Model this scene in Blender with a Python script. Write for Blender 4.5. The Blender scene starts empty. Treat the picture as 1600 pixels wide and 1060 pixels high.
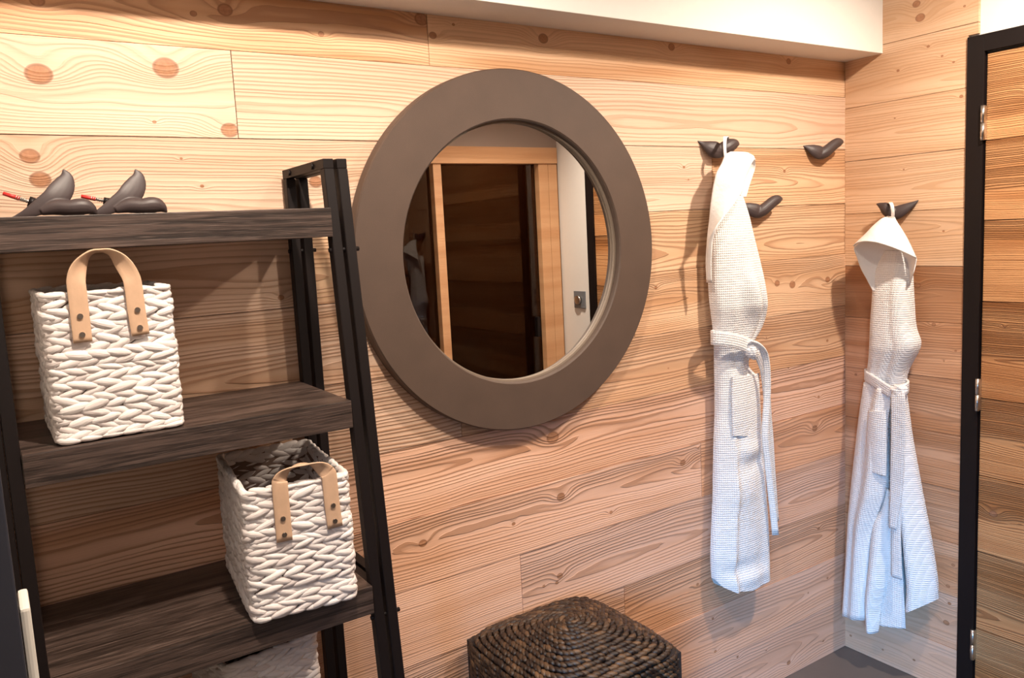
import bpy, bmesh, math, random
import numpy as np
from mathutils import Matrix, Vector, Euler
random.seed(7); rng = np.random.default_rng(7)
SC = bpy.context.scene; COL = SC.collection
PI = math.pi

# ---------------------------------------------------------------- camera
cd = bpy.data.cameras.new('camera'); cam = bpy.data.objects.new('camera', cd); COL.objects.link(cam)
A, B, Cc = -0.5691, 1.4503, -0.0536
Rz = Matrix.Rotation(A, 3, 'Z'); Rx = Matrix.Rotation(B, 3, 'X'); Rr = Matrix.Rotation(Cc, 3, 'Z')
M = (Rz @ Rx @ Rr).to_4x4(); M.translation = Vector((-2.4859, -1.6520, 1.55)); cam.matrix_world = M
cd.sensor_width = 36; cd.lens = 1243.97 / 1600 * 36; cd.shift_x = 0.01575; cd.shift_y = -0.00926
cd.clip_start = 0.02; SC.camera = cam
# ---------------------------------------------------------------- world, colour management
w = bpy.data.worlds.new('world'); SC.world = w; w.use_nodes = True
w.node_tree.nodes['Background'].inputs[0].default_value = (0.80, 0.86, 1.0, 1)
w.node_tree.nodes['Background'].inputs[1].default_value = 0.04
vs = SC.view_settings; vs.view_transform = 'Standard'; vs.look = 'None'; vs.gamma = 1; vs.use_curve_mapping = False
vs.exposure = 0.05
# ---------------------------------------------------------------- lights (recessed ceiling spots, daylight window, added fills)
def lamp(name, kind, loc, power, color, rot=(0, 0, 0), **kw):
    d = bpy.data.lights.new(name, kind); d.energy = power; d.color = color
    for k, v in kw.items(): setattr(d, k, v)
    o = bpy.data.objects.new(name, d); COL.objects.link(o); o.location = loc; o.rotation_euler = rot
    return o
WARM = (1.0, 0.85, 0.70)
def aim(o, target):
    d = Vector(target) - o.location; o.rotation_euler = d.to_track_quat('-Z', 'Y').to_euler()
for (x, y, pw, tg, sz) in ((-0.52, -1.0, 118, (-0.45, -0.60, 0.9), 146), (-2.10, -0.95, 104, (-2.1, -0.10, 1.6), 116), (-1.35, -1.20, 34, (-1.2, -0.40, 0.9), 120)):
    l = lamp('ceiling_spot', 'SPOT', (x, y, 2.46), pw, WARM, shadow_soft_size=0.035, spot_size=math.radians(sz), spot_blend=0.85)
    aim(l, tg)
l = lamp('window_daylight', 'AREA', (-3.79, -2.70, 1.55), 9, (0.20, 0.52, 1.0), shape='RECTANGLE', size=0.8, size_y=0.8, spread=math.radians(32))
aim(l, (-0.30, -0.15, -0.05))
lamp('corridor_fill', 'AREA', (-2.9, -2.3, 2.47), 12, (1.0, 0.88, 0.80), (0, 0, 0), size=0.8)  # added fill from the camera side, not a known fitting
lamp('sauna_fill', 'POINT', (-0.62, -2.2, 2.2), 11, (1.0, 0.72, 0.45), shadow_soft_size=0.08)  # added warm fill that brightens the bench behind the smoked glass

# ---------------------------------------------------------------- node helpers
class NT:
    def __init__(s, name):
        s.m = bpy.data.materials.new(name); s.m.use_nodes = True; s.t = s.m.node_tree
        s.b = s.t.nodes['Principled BSDF']; s.out = s.t.nodes['Material Output']
    def n(s, ty, **kw):
        x = s.t.nodes.new(ty)
        for k, v in kw.items(): setattr(x, k, v)
        return x
    def put(s, sock, v):
        if hasattr(v, 'is_linked') or isinstance(v, bpy.types.NodeSocket): s.t.links.new(v, sock)
        elif v is not None: sock.default_value = v
    def mt(s, op, a, b=None, c=None, clamp=False):
        x = s.n('ShaderNodeMath', operation=op, use_clamp=clamp)
        s.put(x.inputs[0], a)
        if b is not None: s.put(x.inputs[1], b)
        if c is not None: s.put(x.inputs[2], c)
        return x.outputs[0]
    def vec(s, a, b, c=0.0):
        x = s.n('ShaderNodeCombineXYZ'); s.put(x.inputs[0], a); s.put(x.inputs[1], b); s.put(x.inputs[2], c); return x.outputs[0]
    def noise(s, v, scale=1.0, detail=2.0, rough=0.5, dist=0.0):
        x = s.n('ShaderNodeTexNoise'); s.put(x.inputs['Vector'], v); x.inputs['Scale'].default_value = scale
        x.inputs['Detail'].default_value = detail; x.inputs['Roughness'].default_value = rough; x.inputs['Distortion'].default_value = dist
        return x.outputs[0]
    def mix(s, f, a, b, mode='MIX'):
        x = s.n('ShaderNodeMix', data_type='RGBA', blend_type=mode)
        s.put(x.inputs[0], f)
        for i, v in ((6, a), (7, b)):
            if isinstance(v, tuple): x.inputs[i].default_value = (*v[:3], 1)
            else: s.put(x.inputs[i], v)
        return x.outputs[2]
    def ramp(s, f, stops):
        x = s.n('ShaderNodeMapRange', interpolation_type='SMOOTHSTEP'); s.put(x.inputs[0], f)
        x.inputs[1].default_value, x.inputs[2].default_value = stops; return x.outputs[0]
    def bump(s, h, strength=0.3, dist=0.002, normal=None):
        x = s.n('ShaderNodeBump'); s.put(x.inputs['Height'], h); x.inputs['Strength'].default_value = strength
        x.inputs['Distance'].default_value = dist
        if normal is not None: s.put(x.inputs['Normal'], normal)
        return x.outputs[0]
    def fin(s, color=None, rough=None, normal=None, **kw):
        if color is not None:
            if isinstance(color, tuple): s.b.inputs['Base Color'].default_value = (*color[:3], 1)
            else: s.put(s.b.inputs['Base Color'], color)
        if rough is not None: s.put(s.b.inputs['Roughness'], rough)
        if normal is not None: s.put(s.b.inputs['Normal'], normal)
        for k, v in kw.items(): s.put(s.b.inputs[k.replace('_', ' ')], v)
        return s.m
def simple(name, color, rough=0.5, metallic=0.0, nz=0.0, nscale=60, bump=0.0, bscale=200):
    t = NT(name); c = t.n('ShaderNodeTexCoord').outputs['Object']
    col = color
    if nz: col = t.mix(t.noise(c, nscale, 4), tuple(x * (1 - nz) for x in color), tuple(min(1, x * (1 + nz)) for x in color))
    nr = t.bump(t.noise(c, bscale, 3), bump, 0.001) if bump else None
    return t.fin(col, rough, nr, Metallic=metallic)

def knot_group():
    g = bpy.data.node_groups.new('knot', 'ShaderNodeTree')
    for nm in ('U', 'V', 'cu', 'cv', 'R', 'defl', 'mask'): g.interface.new_socket(nm, in_out='INPUT', socket_type='NodeSocketFloat')
    for nm in ('defl', 'mask'): g.interface.new_socket(nm, in_out='OUTPUT', socket_type='NodeSocketFloat')
    i = g.nodes.new('NodeGroupInput'); o = g.nodes.new('NodeGroupOutput')
    def m(op, a, b=None, clamp=False):
        x = g.nodes.new('ShaderNodeMath'); x.operation = op; x.use_clamp = clamp
        for k, v in enumerate((a, b)):
            if v is None: continue
            if isinstance(v, (int, float)): x.inputs[k].default_value = v
            else: g.links.new(v, x.inputs[k])
        return x.outputs[0]
    I = i.outputs
    du = m('DIVIDE', m('SUBTRACT', I['U'], I['cu']), I['R']); dv = m('DIVIDE', m('SUBTRACT', I['V'], I['cv']), I['R'])
    q = m('ADD', m('MULTIPLY', m('MULTIPLY', du, du), 0.055), m('MULTIPLY', m('MULTIPLY', dv, dv), 0.17))
    e = m('EXPONENT', m('MULTIPLY', q, -1.0))
    df = m('ADD', I['defl'], m('MULTIPLY', m('MULTIPLY', e, I['R']), 2.5))
    d = m('SQRT', m('ADD', m('MULTIPLY', m('MULTIPLY', du, du), 0.75), m('MULTIPLY', m('MULTIPLY', dv, dv), 1.15)))
    # 1 inside the knot, falling at its edge
    mk = m('MULTIPLY', m('SUBTRACT', 1.2, d), 2.6, True)
    g.links.new(df, o.inputs['defl']); g.links.new(m('MAXIMUM', I['mask'], mk), o.inputs['mask'])
    return g
KG = knot_group()

def wood(name, axis, vc, knots=(), seed=0.0, light=(0.70, 0.46, 0.30), late=(0.36, 0.17, 0.085), freq=95, contrast=0.75,
         tone=0.16, amp=0.05, relief=0.35, rough=0.55, wav=1.0, pink=None):
    """A board whose length runs along AXIS (0 = x, 1 = y) and whose height is z; VC is where the heart of the cut lies."""
    t = NT(name); c = t.n('ShaderNodeTexCoord').outputs['Object']
    sp = t.n('ShaderNodeSeparateXYZ'); t.put(sp.inputs[0], c)
    U, V = sp.outputs[axis], sp.outputs[2]
    df, mk = None, None
    for (a, b, r) in knots:
        g = t.n('ShaderNodeGroup'); g.node_tree = KG
        t.put(g.inputs['U'], U); t.put(g.inputs['V'], V)
        g.inputs['cu'].default_value = a; g.inputs['cv'].default_value = b; g.inputs['R'].default_value = r * (.95 if r > .007 else .75)
        if df is not None: t.put(g.inputs['defl'], df); t.put(g.inputs['mask'], mk)
        df, mk = g.outputs['defl'], g.outputs['mask']
    D = t.mt('MULTIPLY_ADD', t.noise(t.vec(t.mt('MULTIPLY', U, 1.1), seed, 0.3), 1.0, 1.0), amp * 2.4, -amp * 0.55)
    D = t.mt('MAXIMUM', D, 0.001)
    wv = t.noise(t.vec(t.mt('MULTIPLY', U, 1.7), t.mt('MULTIPLY', V, 6.0), seed + 3), 1.0, 2.5, 0.5)
    wv2 = t.noise(t.vec(t.mt('MULTIPLY', U, 9.0), t.mt('MULTIPLY', V, 45.0), seed + 5), 1.0, 2.0)
    dv = t.mt('SUBTRACT', V, vc)
    dv = t.mt('ADD', dv, t.mt('MULTIPLY_ADD', wv, 0.04 * wav, -0.02 * wav))
    if df is not None: dv = t.mt('ADD', dv, df)
    r = t.mt('SQRT', t.mt('ADD', t.mt('MULTIPLY', dv, dv), t.mt('MULTIPLY', D, D)))
    r = t.mt('ADD', r, t.mt('MULTIPLY_ADD', wv2, 0.0034, 0.0))
    ph = t.mt('MULTIPLY', r, freq * 2.15)
    ph = t.mt('ADD', ph, t.mt('MULTIPLY', t.noise(t.vec(ph, seed + 9, 0), 0.35, 1.0), 2.2))
    fr = t.mt('FRACT', ph)
    rise = t.mt('POWER', fr, 3.6); fall = t.mt('MULTIPLY', t.mt('SUBTRACT', 1.0, fr), 9.0, clamp=True)
    ring = t.mt('MULTIPLY', rise, fall)
    ringid = t.noise(t.vec(t.mt('FLOOR', ph), seed + 1.7, t.mt('MULTIPLY', U, 0.7)), 3.1, 0.0)
    ring = t.mt('MULTIPLY', ring, t.mt('MULTIPLY_ADD', ringid, 3.4, -0.35), clamp=True)
    ring = t.mt('MULTIPLY', ring, 1.9, clamp=True)
    fib = t.noise(t.vec(t.mt('MULTIPLY', U, 5.0), t.mt('MULTIPLY', V, 420.0), seed), 1.0, 2.0)
    ton = t.noise(t.vec(t.mt('MULTIPLY', U, 1.3), t.mt('MULTIPLY', V, 16.0), seed + 20), 1.0, 2.0)
    base = t.mix(t.ramp(ton, (0.35, 0.72)), tuple(min(1, x * (1 + tone * .4)) for x in light), tuple(l * (1 - tone * k) for l, k in zip(light, (0.8, 1.35, 1.9))))
    base = t.mix(t.mt('MULTIPLY', fib, 0.22), base, late)
    colr = t.mix(t.mt('MULTIPLY', ring, contrast * .72, clamp=True), base, late)
    h = t.mt('ADD', t.mt('MULTIPLY', ring, 1.0), t.mt('MULTIPLY', fib, 0.25))
    if mk is not None:
        kn = t.mix(t.noise(t.vec(t.mt('MULTIPLY', U, 160.0), t.mt('MULTIPLY', V, 160.0), seed), 1.0, 2.0), (0.50, 0.25, 0.13), (0.30, 0.125, 0.06))
        colr = t.mix(mk, colr, kn)
        edge = t.mt('MULTIPLY', t.mt('MULTIPLY', mk, t.mt('SUBTRACT', 1.0, mk)), 2.4)
        colr = t.mix(edge, colr, (0.20, 0.075, 0.03))
    return t.fin(colr, rough, t.bump(h, min(1.0, relief * 1.2), 0.0022))

MAT = {}
MAT['plaster'] = simple('white_plaster', (0.80, 0.77, 0.73), 0.85, nz=0.02, bump=0.05, bscale=300)
MAT['black'] = simple('black_metal', (0.006, 0.003, 0.003), 0.55, bump=0.06, bscale=500)
MAT['doorblack'] = simple('black_lacquer', (0.007, 0.004, 0.004), 0.5)
for k_ in ('black', 'doorblack'): MAT[k_].node_tree.nodes['Principled BSDF'].inputs['Specular IOR Level'].default_value = 0.28
MAT['slate'] = simple('slate_paint', (0.034, 0.035, 0.048), 0.45)
MAT['steel'] = simple('brushed_steel', (0.62, 0.59, 0.55), 0.28, 1.0)
MAT['rivet'] = simple('rivet_metal', (0.50, 0.42, 0.36), 0.25, 1.0)
MAT['bird'] = simple('dark_lacquered_wood', (0.052, 0.036, 0.036), 0.5, nz=0.12, nscale=90)
MAT['red'] = simple('red_plastic', (0.62, 0.035, 0.03), 0.4)
MAT['brush'] = simple('frame_fabric', (0.080, 0.050, 0.036), 0.62, nz=0.16, nscale=14, bump=0.18, bscale=420)
MAT['frame_lip'] = simple('frame_lip', (0.22, 0.17, 0.13), 0.4)
MAT['glass_mirror'] = simple('mirror_silver', (0.90, 0.89, 0.87), 0.0, 1.0)
MAT['leather'] = simple('tan_strap', (0.60, 0.39, 0.255), 0.6, nz=0.10, nscale=70, bump=0.12, bscale=260)
MAT['liner'] = simple('basket_gap', (0.20, 0.13, 0.10), 0.9)
MAT['liner_dark'] = simple('hamper_gap', (0.018, 0.010, 0.007), 0.9)
MAT['tile'] = simple('brown_grey_floor', (0.120, 0.098, 0.088), 0.38, nz=0.18, nscale=6, bump=0.04)
MAT['pale_wood'] = wood('sauna_frame_wood', 0, 1.9, light=(0.62, 0.36, 0.19), late=(0.50, 0.27, 0.13), freq=140, contrast=0.4, amp=.01)
MAT['sauna_dark'] = wood('sauna_inner_wood', 0, 1.2, light=(0.40, 0.22, 0.10), late=(0.2, 0.1, 0.04), freq=90, contrast=0.5)
MAT['sauna_bench'] = simple('sauna_bench_wood', (0.55, 0.32, 0.16), 0.6, nz=0.12, nscale=12)
MAT['switch'] = simple('grey_switch_plastic', (0.17, 0.18, 0.20), 0.35)
MAT['white_board'] = simple('white_board_paint', (0.85, 0.80, 0.72), 0.5)

def weave_mat(name, a, b, rough, bump=0.5):
    t = NT(name); at = t.n('ShaderNodeAttribute', attribute_name='tint'); c = t.n('ShaderNodeTexCoord').outputs['UV']
    sp = t.n('ShaderNodeSeparateXYZ'); t.put(sp.inputs[0], c)
    f = t.noise(t.vec(t.mt('MULTIPLY', sp.outputs[0], 3.0), t.mt('MULTIPLY', sp.outputs[1], 26.0), at.outputs['Fac']), 1.0, 3.0)
    col = t.mix(at.outputs['Fac'], a, b)
    col = t.mix(t.mt('MULTIPLY', t.ramp(f, (0.5, 0.8)), 0.35), col, tuple(x * 0.62 for x in a))
    return t.fin(col, rough, t.bump(f, bump, 0.002))
MAT['white_weave'] = weave_mat('whitewashed_plait', (0.70, 0.62, 0.59), (0.85, 0.79, 0.76), 0.7)
MAT['dark_weave'] = weave_mat('dark_twisted_rope', (0.012, 0.005, 0.003), (0.20, 0.105, 0.048), 0.42, 0.6)

def shelf_mat():
    t = NT('dark_oak_shelf'); c = t.n('ShaderNodeTexCoord').outputs['Object']
    mp = t.n('ShaderNodeMapping'); t.put(mp.inputs[0], c); mp.inputs['Scale'].default_value = (4, 60, 120)
    f = t.noise(mp.outputs[0], 1.0, 5.0, 0.62, 0.6)
    mp2 = t.n('ShaderNodeMapping'); t.put(mp2.inputs[0], c); mp2.inputs['Scale'].default_value = (14, 300, 650)
    f2 = t.noise(mp2.outputs[0], 1.0, 3.0, 0.6)
    col = t.mix(t.ramp(f, (0.36, 0.66)), (0.016, 0.010, 0.008), (0.085, 0.056, 0.046))
    col = t.mix(t.ramp(f2, (0.52, 0.75)), col, (0.15, 0.105, 0.088))
    return t.fin(col, 0.42, t.bump(t.mt('ADD', f, f2), 0.35, 0.0012))
MAT['shelf'] = shelf_mat()

def cloth_mat(name, cell, strength, base=(0.86, 0.84, 0.83)):
    t = NT(name); c = t.n('ShaderNodeTexCoord').outputs['UV']
    sp = t.n('ShaderNodeSeparateXYZ'); t.put(sp.inputs[0], c)
    k = 2 * PI / cell
    a = t.mt('ABSOLUTE', t.mt('SINE', t.mt('MULTIPLY', sp.outputs[0], k / 2)))
    b = t.mt('ABSOLUTE', t.mt('SINE', t.mt('MULTIPLY', sp.outputs[1], k / 2)))
    pit = t.mt('MULTIPLY', t.mt('POWER', a, 0.6), t.mt('POWER', b, 0.6))
    obj = t.n('ShaderNodeTexCoord').outputs['Object']
    soft = t.noise(obj, 28.0, 3.0, 0.55)
    n1 = t.bump(soft, 0.30, 0.012)
    n2 = t.bump(t.mt('SUBTRACT', 1.0, pit), strength, 0.0022, n1)
    col = t.mix(t.mt('MULTIPLY', pit, 0.16 if strength > .3 else 0.0), base, tuple(x * 0.80 for x in base))  # shade of the waffle pits painted into the colour
    return t.fin(col, 0.9, n2)
MAT['waffle'] = cloth_mat('white_waffle_cotton', 0.0068, 0.75)
MAT['plain'] = cloth_mat('white_smooth_cotton', 0.003, 0.12)

def glass_mat():
    t = NT('smoked_glass'); t.t.nodes.remove(t.b)
    tr = t.n('ShaderNodeBsdfTransparent'); tr.inputs[0].default_value = (0.26, 0.175, 0.12, 1)
    gl = t.n('ShaderNodeBsdfGlossy'); gl.inputs[0].default_value = (0.9, 0.85, 0.8, 1); gl.inputs['Roughness'].default_value = 0.0
    fz = t.n('ShaderNodeFresnel'); fz.inputs[0].default_value = 1.5
    mx = t.n('ShaderNodeMixShader'); t.put(mx.inputs[0], fz.outputs[0]); t.put(mx.inputs[1], tr.outputs[0]); t.put(mx.inputs[2], gl.outputs[0])
    t.put(t.out.inputs[0], mx.outputs[0]); return t.m
MAT['smoked'] = glass_mat()

# ---------------------------------------------------------------- mesh helpers
def link(name, me, mat=None, parent=None, label=None, smooth=False):
    o = bpy.data.objects.new(name, me); COL.objects.link(o)
    if mat is not None: me.materials.append(MAT[mat] if isinstance(mat, str) else mat)
    if parent is not None: o.parent = parent
    if label: o['label'] = label
    if smooth:
        for p in me.polygons: p.use_smooth = True
    return o
def thing(name, label, cat, loc=(0, 0, 0), rz=0.0, group=None):
    o = bpy.data.objects.new(name, None); COL.objects.link(o); o.empty_display_size = 0.05
    o.location = loc; o.rotation_euler = (0, 0, rz); o['label'] = label; o['category'] = cat
    if group: o['group'] = group
    return o
def box_bm(bm, x0, x1, y0, y1, z0, z1, bev=0.0):
    r = bmesh.ops.create_cube(bm, size=1.0); vs_ = r['verts']
    for v in vs_:
        v.co = Vector(((x0 + x1) / 2 + v.co.x * (x1 - x0), (y0 + y1) / 2 + v.co.y * (y1 - y0), (z0 + z1) / 2 + v.co.z * (z1 - z0)))
    if bev > 0:
        es = list({e for v in vs_ for e in v.link_edges}); bmesh.ops.bevel(bm, geom=es, offset=bev, segments=2, affect='EDGES', profile=0.6)
def box(name, x0, x1, y0, y1, z0, z1, mat, parent=None, bev=0.0, label=None):
    bm = bmesh.new(); box_bm(bm, min(x0, x1), max(x0, x1), min(y0, y1), max(y0, y1), min(z0, z1), max(z0, z1), bev)
    me = bpy.data.meshes.new(name); bm.to_mesh(me); bm.free()
    return link(name, me, mat, parent, label)
def struct(o): o['kind'] = 'structure'; return o
def mesh_np(name, V, F, uv=None, tint=None):
    me = bpy.data.meshes.new(name); me.from_pydata([tuple(v) for v in V], [], [tuple(f) for f in F]); me.update()
    if uv is not None:
        l = me.uv_layers.new(name='UVMap'); idx = np.empty(len(me.loops), int); me.loops.foreach_get('vertex_index', idx)
        l.data.foreach_set('uv', np.asarray(uv)[idx].astype(np.float32).ravel())
    if tint is not None:
        a = me.attributes.new('tint', 'FLOAT', 'POINT'); a.data.foreach_set('value', np.asarray(tint, np.float32))
    return me
def grid_faces(nu, nv, off=0, closed=False):
    F = []
    for j in range(nv - 1):
        for i in range(nu if closed else nu - 1):
            a = off + j * nu + i; b = off + j * nu + (i + 1) % nu
            F.append((a, b, b + nu, a + nu))
    return F
def catmull(P, n):
    P = np.asarray(P, float); k = len(P)
    Q = np.vstack([2 * P[0] - P[1], P, 2 * P[-1] - P[-2]])
    out = []
    for t in np.linspace(0, k - 1, n):
        i = min(int(t), k - 2); f = t - i; p0, p1, p2, p3 = Q[i:i + 4]
        out.append(0.5 * ((2 * p1) + (-p0 + p2) * f + (2 * p0 - 5 * p1 + 4 * p2 - p3) * f * f + (-p0 + 3 * p1 - 3 * p2 + p3) * f ** 3))
    return np.array(out)
def loft(stations, n=40, m=16, plane_n=np.array([0., 1, 0])):
    """Body through stations (x, y, z, half width in the plane, half depth along plane_n)."""
    S = catmull(stations, n); P = S[:, :3]; a = np.maximum(S[:, 3], 2e-4); b = np.maximum(S[:, 4], 2e-4)
    T = np.gradient(P, axis=0); T /= np.linalg.norm(T, axis=1)[:, None] + 1e-9
    W = np.cross(T, plane_n); W /= np.linalg.norm(W, axis=1)[:, None] + 1e-9
    N = np.cross(W, T)
    ph = np.linspace(0, 2 * PI, m, endpoint=False)
    V = (P[:, None] + np.cos(ph)[None, :, None] * a[:, None, None] * W[:, None] + np.sin(ph)[None, :, None] * b[:, None, None] * N[:, None]).reshape(-1, 3)
    F = [tuple(reversed(f)) for f in grid_faces(m, n, 0, True)]
    F.append(tuple(range(m))); F.append(tuple((n - 1) * m + i for i in reversed(range(m))))
    return V, F
def merge(parts):
    V, F, o = [], [], 0
    for v, f in parts:
        V.append(v); F += [tuple(i + o for i in q) for q in f]; o += len(v)
    return np.vstack(V), F
def ribbon(path, wdir, width, thick=0.003, n=40, w_end=None):
    """A strap: closed rounded section along PATH, its broad side along WDIR (one vector or one per path point)."""
    P = catmull(path, n)
    Wd = np.asarray(wdir, float); Wd = np.tile(Wd, (len(path), 1)) if Wd.ndim == 1 else Wd
    Wd = catmull(Wd, n); wd = catmull([[x] for x in (width if isinstance(width, (list, tuple)) else [width] * len(path))], n)[:, 0]
    T = np.gradient(P, axis=0); T /= np.linalg.norm(T, axis=1)[:, None] + 1e-9
    Wd = Wd - (Wd * T).sum(1)[:, None] * T; Wd /= np.linalg.norm(Wd, axis=1)[:, None] + 1e-9
    N = np.cross(T, Wd)
    prof = [(-1, -.5), (-.92, -1), (-.5, -1), (0, -1), (.5, -1), (.92, -1), (1, -.5), (1, .5), (.92, 1), (.5, 1), (0, 1), (-.5, 1), (-.92, 1), (-1, .5)]
    V = []; UV = []; L = np.concatenate([[0], np.cumsum(np.linalg.norm(np.diff(P, axis=0), axis=1))])
    for i in range(n):
        for (a, b) in prof:
            V.append(P[i] + Wd[i] * a * wd[i] / 2 + N[i] * b * thick / 2); UV.append((a * wd[i] / 2, L[i]))
    m = len(prof); F = grid_faces(m, n, 0, True); F.append(tuple(reversed(range(m)))); F.append(tuple((n - 1) * m + i for i in range(m)))
    return np.array(V), F, UV
def ribbon_obj(name, path, wdir, width, mat, parent, thick=0.003, n=40, label=None):
    V, F, UV = ribbon(path, wdir, width, thick, n)
    return link(name, mesh_np(name, V, F, UV), mat, parent, label, smooth=True)
def cyl(name, p0, p1, r, mat, parent, m=16, label=None, r1=None):
    p0 = Vector(p0); p1 = Vector(p1); d = p1 - p0
    bm = bmesh.new(); bmesh.ops.create_cone(bm, cap_ends=True, segments=m, radius1=r, radius2=r if r1 is None else r1, depth=d.length)
    bmesh.ops.transform(bm, matrix=Matrix.Translation((p0 + p1) / 2) @ d.to_track_quat('Z', 'Y').to_matrix().to_4x4(), verts=bm.verts)
    me = bpy.data.meshes.new(name); bm.to_mesh(me); bm.free()
    for p in me.polygons: p.use_smooth = len(p.vertices) == 4
    return link(name, me, mat, parent, label)

# ================================================================ the room
ZC = 2.50
struct(box('floor', -3.9, 0.06, -3.5, 0.06, -0.08, 0.0, 'tile'))
struct(box('ceiling', -3.9, 0.06, -3.5, 0.06, ZC, ZC + 0.08, 'plaster'))
wall_back = struct(box('wall_back', -3.9, 0.06, 0.0, 0.06, 0.0, ZC, 'plaster'))
wall_right = struct(box('wall_right', 0.0, 0.06, -1.63, 0.0, 0.0, ZC, 'plaster'))
soffit = struct(box('trim_1', -3.9, 0.0, -0.1432, 0.0, 2.050, ZC, 'plaster', bev=0.0015)); soffit['label'] = 'white boxed-in soffit running along the top of the back wall'

BK = [(-2.361, 1.87, 0.018), (-2.148, 1.894, 0.019), (-2.039, 1.781, 0.014), (-2.178, 1.793, 0.004), (-2.026, 2.013, 0.012), (-2.35, 1.996, 0.01), (-2.087, 2.0, 0.007), (-1.831, 1.984, 0.007), (-1.59, 2.037, 0.014), (-1.563, 2.004, 0.008), (-1.507, 2.033, 0.004), (-1.25, 2.023, 0.012), (-0.807, 2.037, 0.01), (-0.299, 2.033, 0.009), (-2.39, 1.728, 0.013), (-2.378, 1.687, 0.014), (-2.136, 1.725, 0.003), (-2.102, 1.672, 0.004), (-1.869, 1.678, 0.012), (-0.326, 1.695, 0.006), (-0.754, 1.673, 0.003), (-0.771, 1.708, 0.005), (-0.369, 1.344, 0.01), (-0.108, 1.336, 0.01), (-0.293, 1.334, 0.012), (-0.109, 1.129, 0.006), (-0.422, 1.175, 0.003), (-0.313, 1.063, 0.003), (-1.277, 1.011, 0.016), (-1.261, 0.847, 0.011), (-1.09, 0.763, 0.006), (-1.415, 0.811, 0.006), (-1.675, 0.828, 0.009), (-0.807, 0.847, 0.009), (-1.275, 0.631, 0.008), (-1.286, 0.615, 0.006), (-1.329, 0.618, 0.005), (-0.741, 0.879, 0.003), (-0.755, 0.453, 0.006), (-0.16, 0.48, 0.007), (-0.181, 0.838, 0.011), (-0.399, 0.925, 0.004), (-0.694, 0.324, 0.005), (-0.686, 0.213, 0.006), (-0.583, 0.158, 0.005), (-0.328, 0.048, 0.008), (-0.138, 0.062, 0.005), (-0.443, 0.131, 0.003), (-0.222, 0.266, 0.004), (-0.114, 0.288, 0.005), (-1.964, 1.44, 0.007), (-0.854, 1.137, 0.003), (-0.895, 1.373, 0.006), (-0.528, 0.929, 0.005), (-0.156, 0.942, 0.006)]
RK = [(-0.251, 2.173, 0.01), (-0.263, 2.13, 0.012), (-0.393, 2.13, 0.004), (-0.288, 2.04, 0.005), (-0.194, 1.987, 0.005), (-0.33, 2.003, 0.004), (-0.364, 1.979, 0.004), (-0.388, 1.876, 0.006), (-0.185, 1.843, 0.003), (-0.262, 1.315, 0.009), (-0.342, 1.483, 0.004), (-0.215, 1.68, 0.003), (-0.316, 1.194, 0.007), (-0.384, 1.117, 0.004), (-0.349, 1.082, 0.003), (-0.006, 1.2, 0.006), (-0.299, 0.596, 0.003), (-0.321, 0.51, 0.002), (-0.387, 0.432, 0.006), (-0.372, 0.357, 0.007), (-0.377, 0.3, 0.006), (-0.368, 0.232, 0.008), (-0.034, 0.049, 0.005), (-0.155, 0.048, 0.004), (-0.265, 0.059, 0.005), (-0.052, 1.003, 0.005), (-0.004, 1.817, 0.004)]
GAP = 0.0007
XL = -2.56
# rows of the back wall: top, bottom, joints, and for each board (heart height or None, frequency, contrast, late colour scale)
ROWS = [(2.0505, 1.936, [-1.576]), (1.936, 1.765, [-2.023]), (1.765, 1.586, [-0.655]), (1.586, 1.417, [-1.891]), (1.417, 1.240, [-0.98]),
        (1.240, 1.065, [-1.55]), (1.065, 0.894, []), (0.894, 0.724, [-0.730]), (0.724, 0.535, [-1.399]), (0.535, 0.355, [-1.05]), (0.355, 0.178, []), (0.178, 0.0, [])]
SPEC = {  # (row, piece): heart height, rings per metre, contrast, waviness, tone, light
    (0, 0): (2.02, 70, .8, 1.3, .35, (0.74, 0.50, 0.30)), (0, 1): (1.80, 60, .35, .8, .3, (0.78, 0.55, 0.34)),
    (1, 0): (1.85, 75, .26, 1.2, .08, None), (1, 1): (1.83, 62, .50, .5, .06, None),
    (2, 0): (1.62, 75, .36, .7, .14, None), (2, 1): (1.66, 66, .8, 1.3, .2, (0.78, 0.55, 0.34)),
    (3, 0): (1.50, 55, .7, 1.2, .2, None), (3, 1): (1.47, 60, .8, 1.3, .15, (0.77, 0.55, 0.34)),
    (4, 0): (1.28, 60, .85, .8, .2, None), (4, 1): (1.33, 75, .7, 1.4, .25, (0.76, 0.53, 0.33)),
    (5, 0): (1.02, 60, .95, .8, .1, None), (5, 1): (1.14, 68, .8, 1.2, .18, (0.74, 0.50, 0.31)),
    (6, 0): (1.00, 62, 1.0, 1.0, .2, None),
    (7, 0): (.83, 78, .85, 1.3, .18, None), (7, 1): (.81, 70, .65, 1.2, .2, (0.72, 0.48, 0.29)),
    (8, 0): (.75, 85, .6, .6, .12, None), (8, 1): (.62, 72, .7, 1.2, .12, None),
    (9, 0): (.40, 70, .7, .8, .12, None), (9, 1): (.45, 75, .85, 1.4, .12, (0.72, 0.48, 0.29)),
    (10, 0): (.27, 50, .4, 1.3, .12, (0.72, 0.50, 0.33)), (11, 0): (.09, 50, .35, 1.3, .12, (0.72, 0.50, 0.34))}
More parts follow.
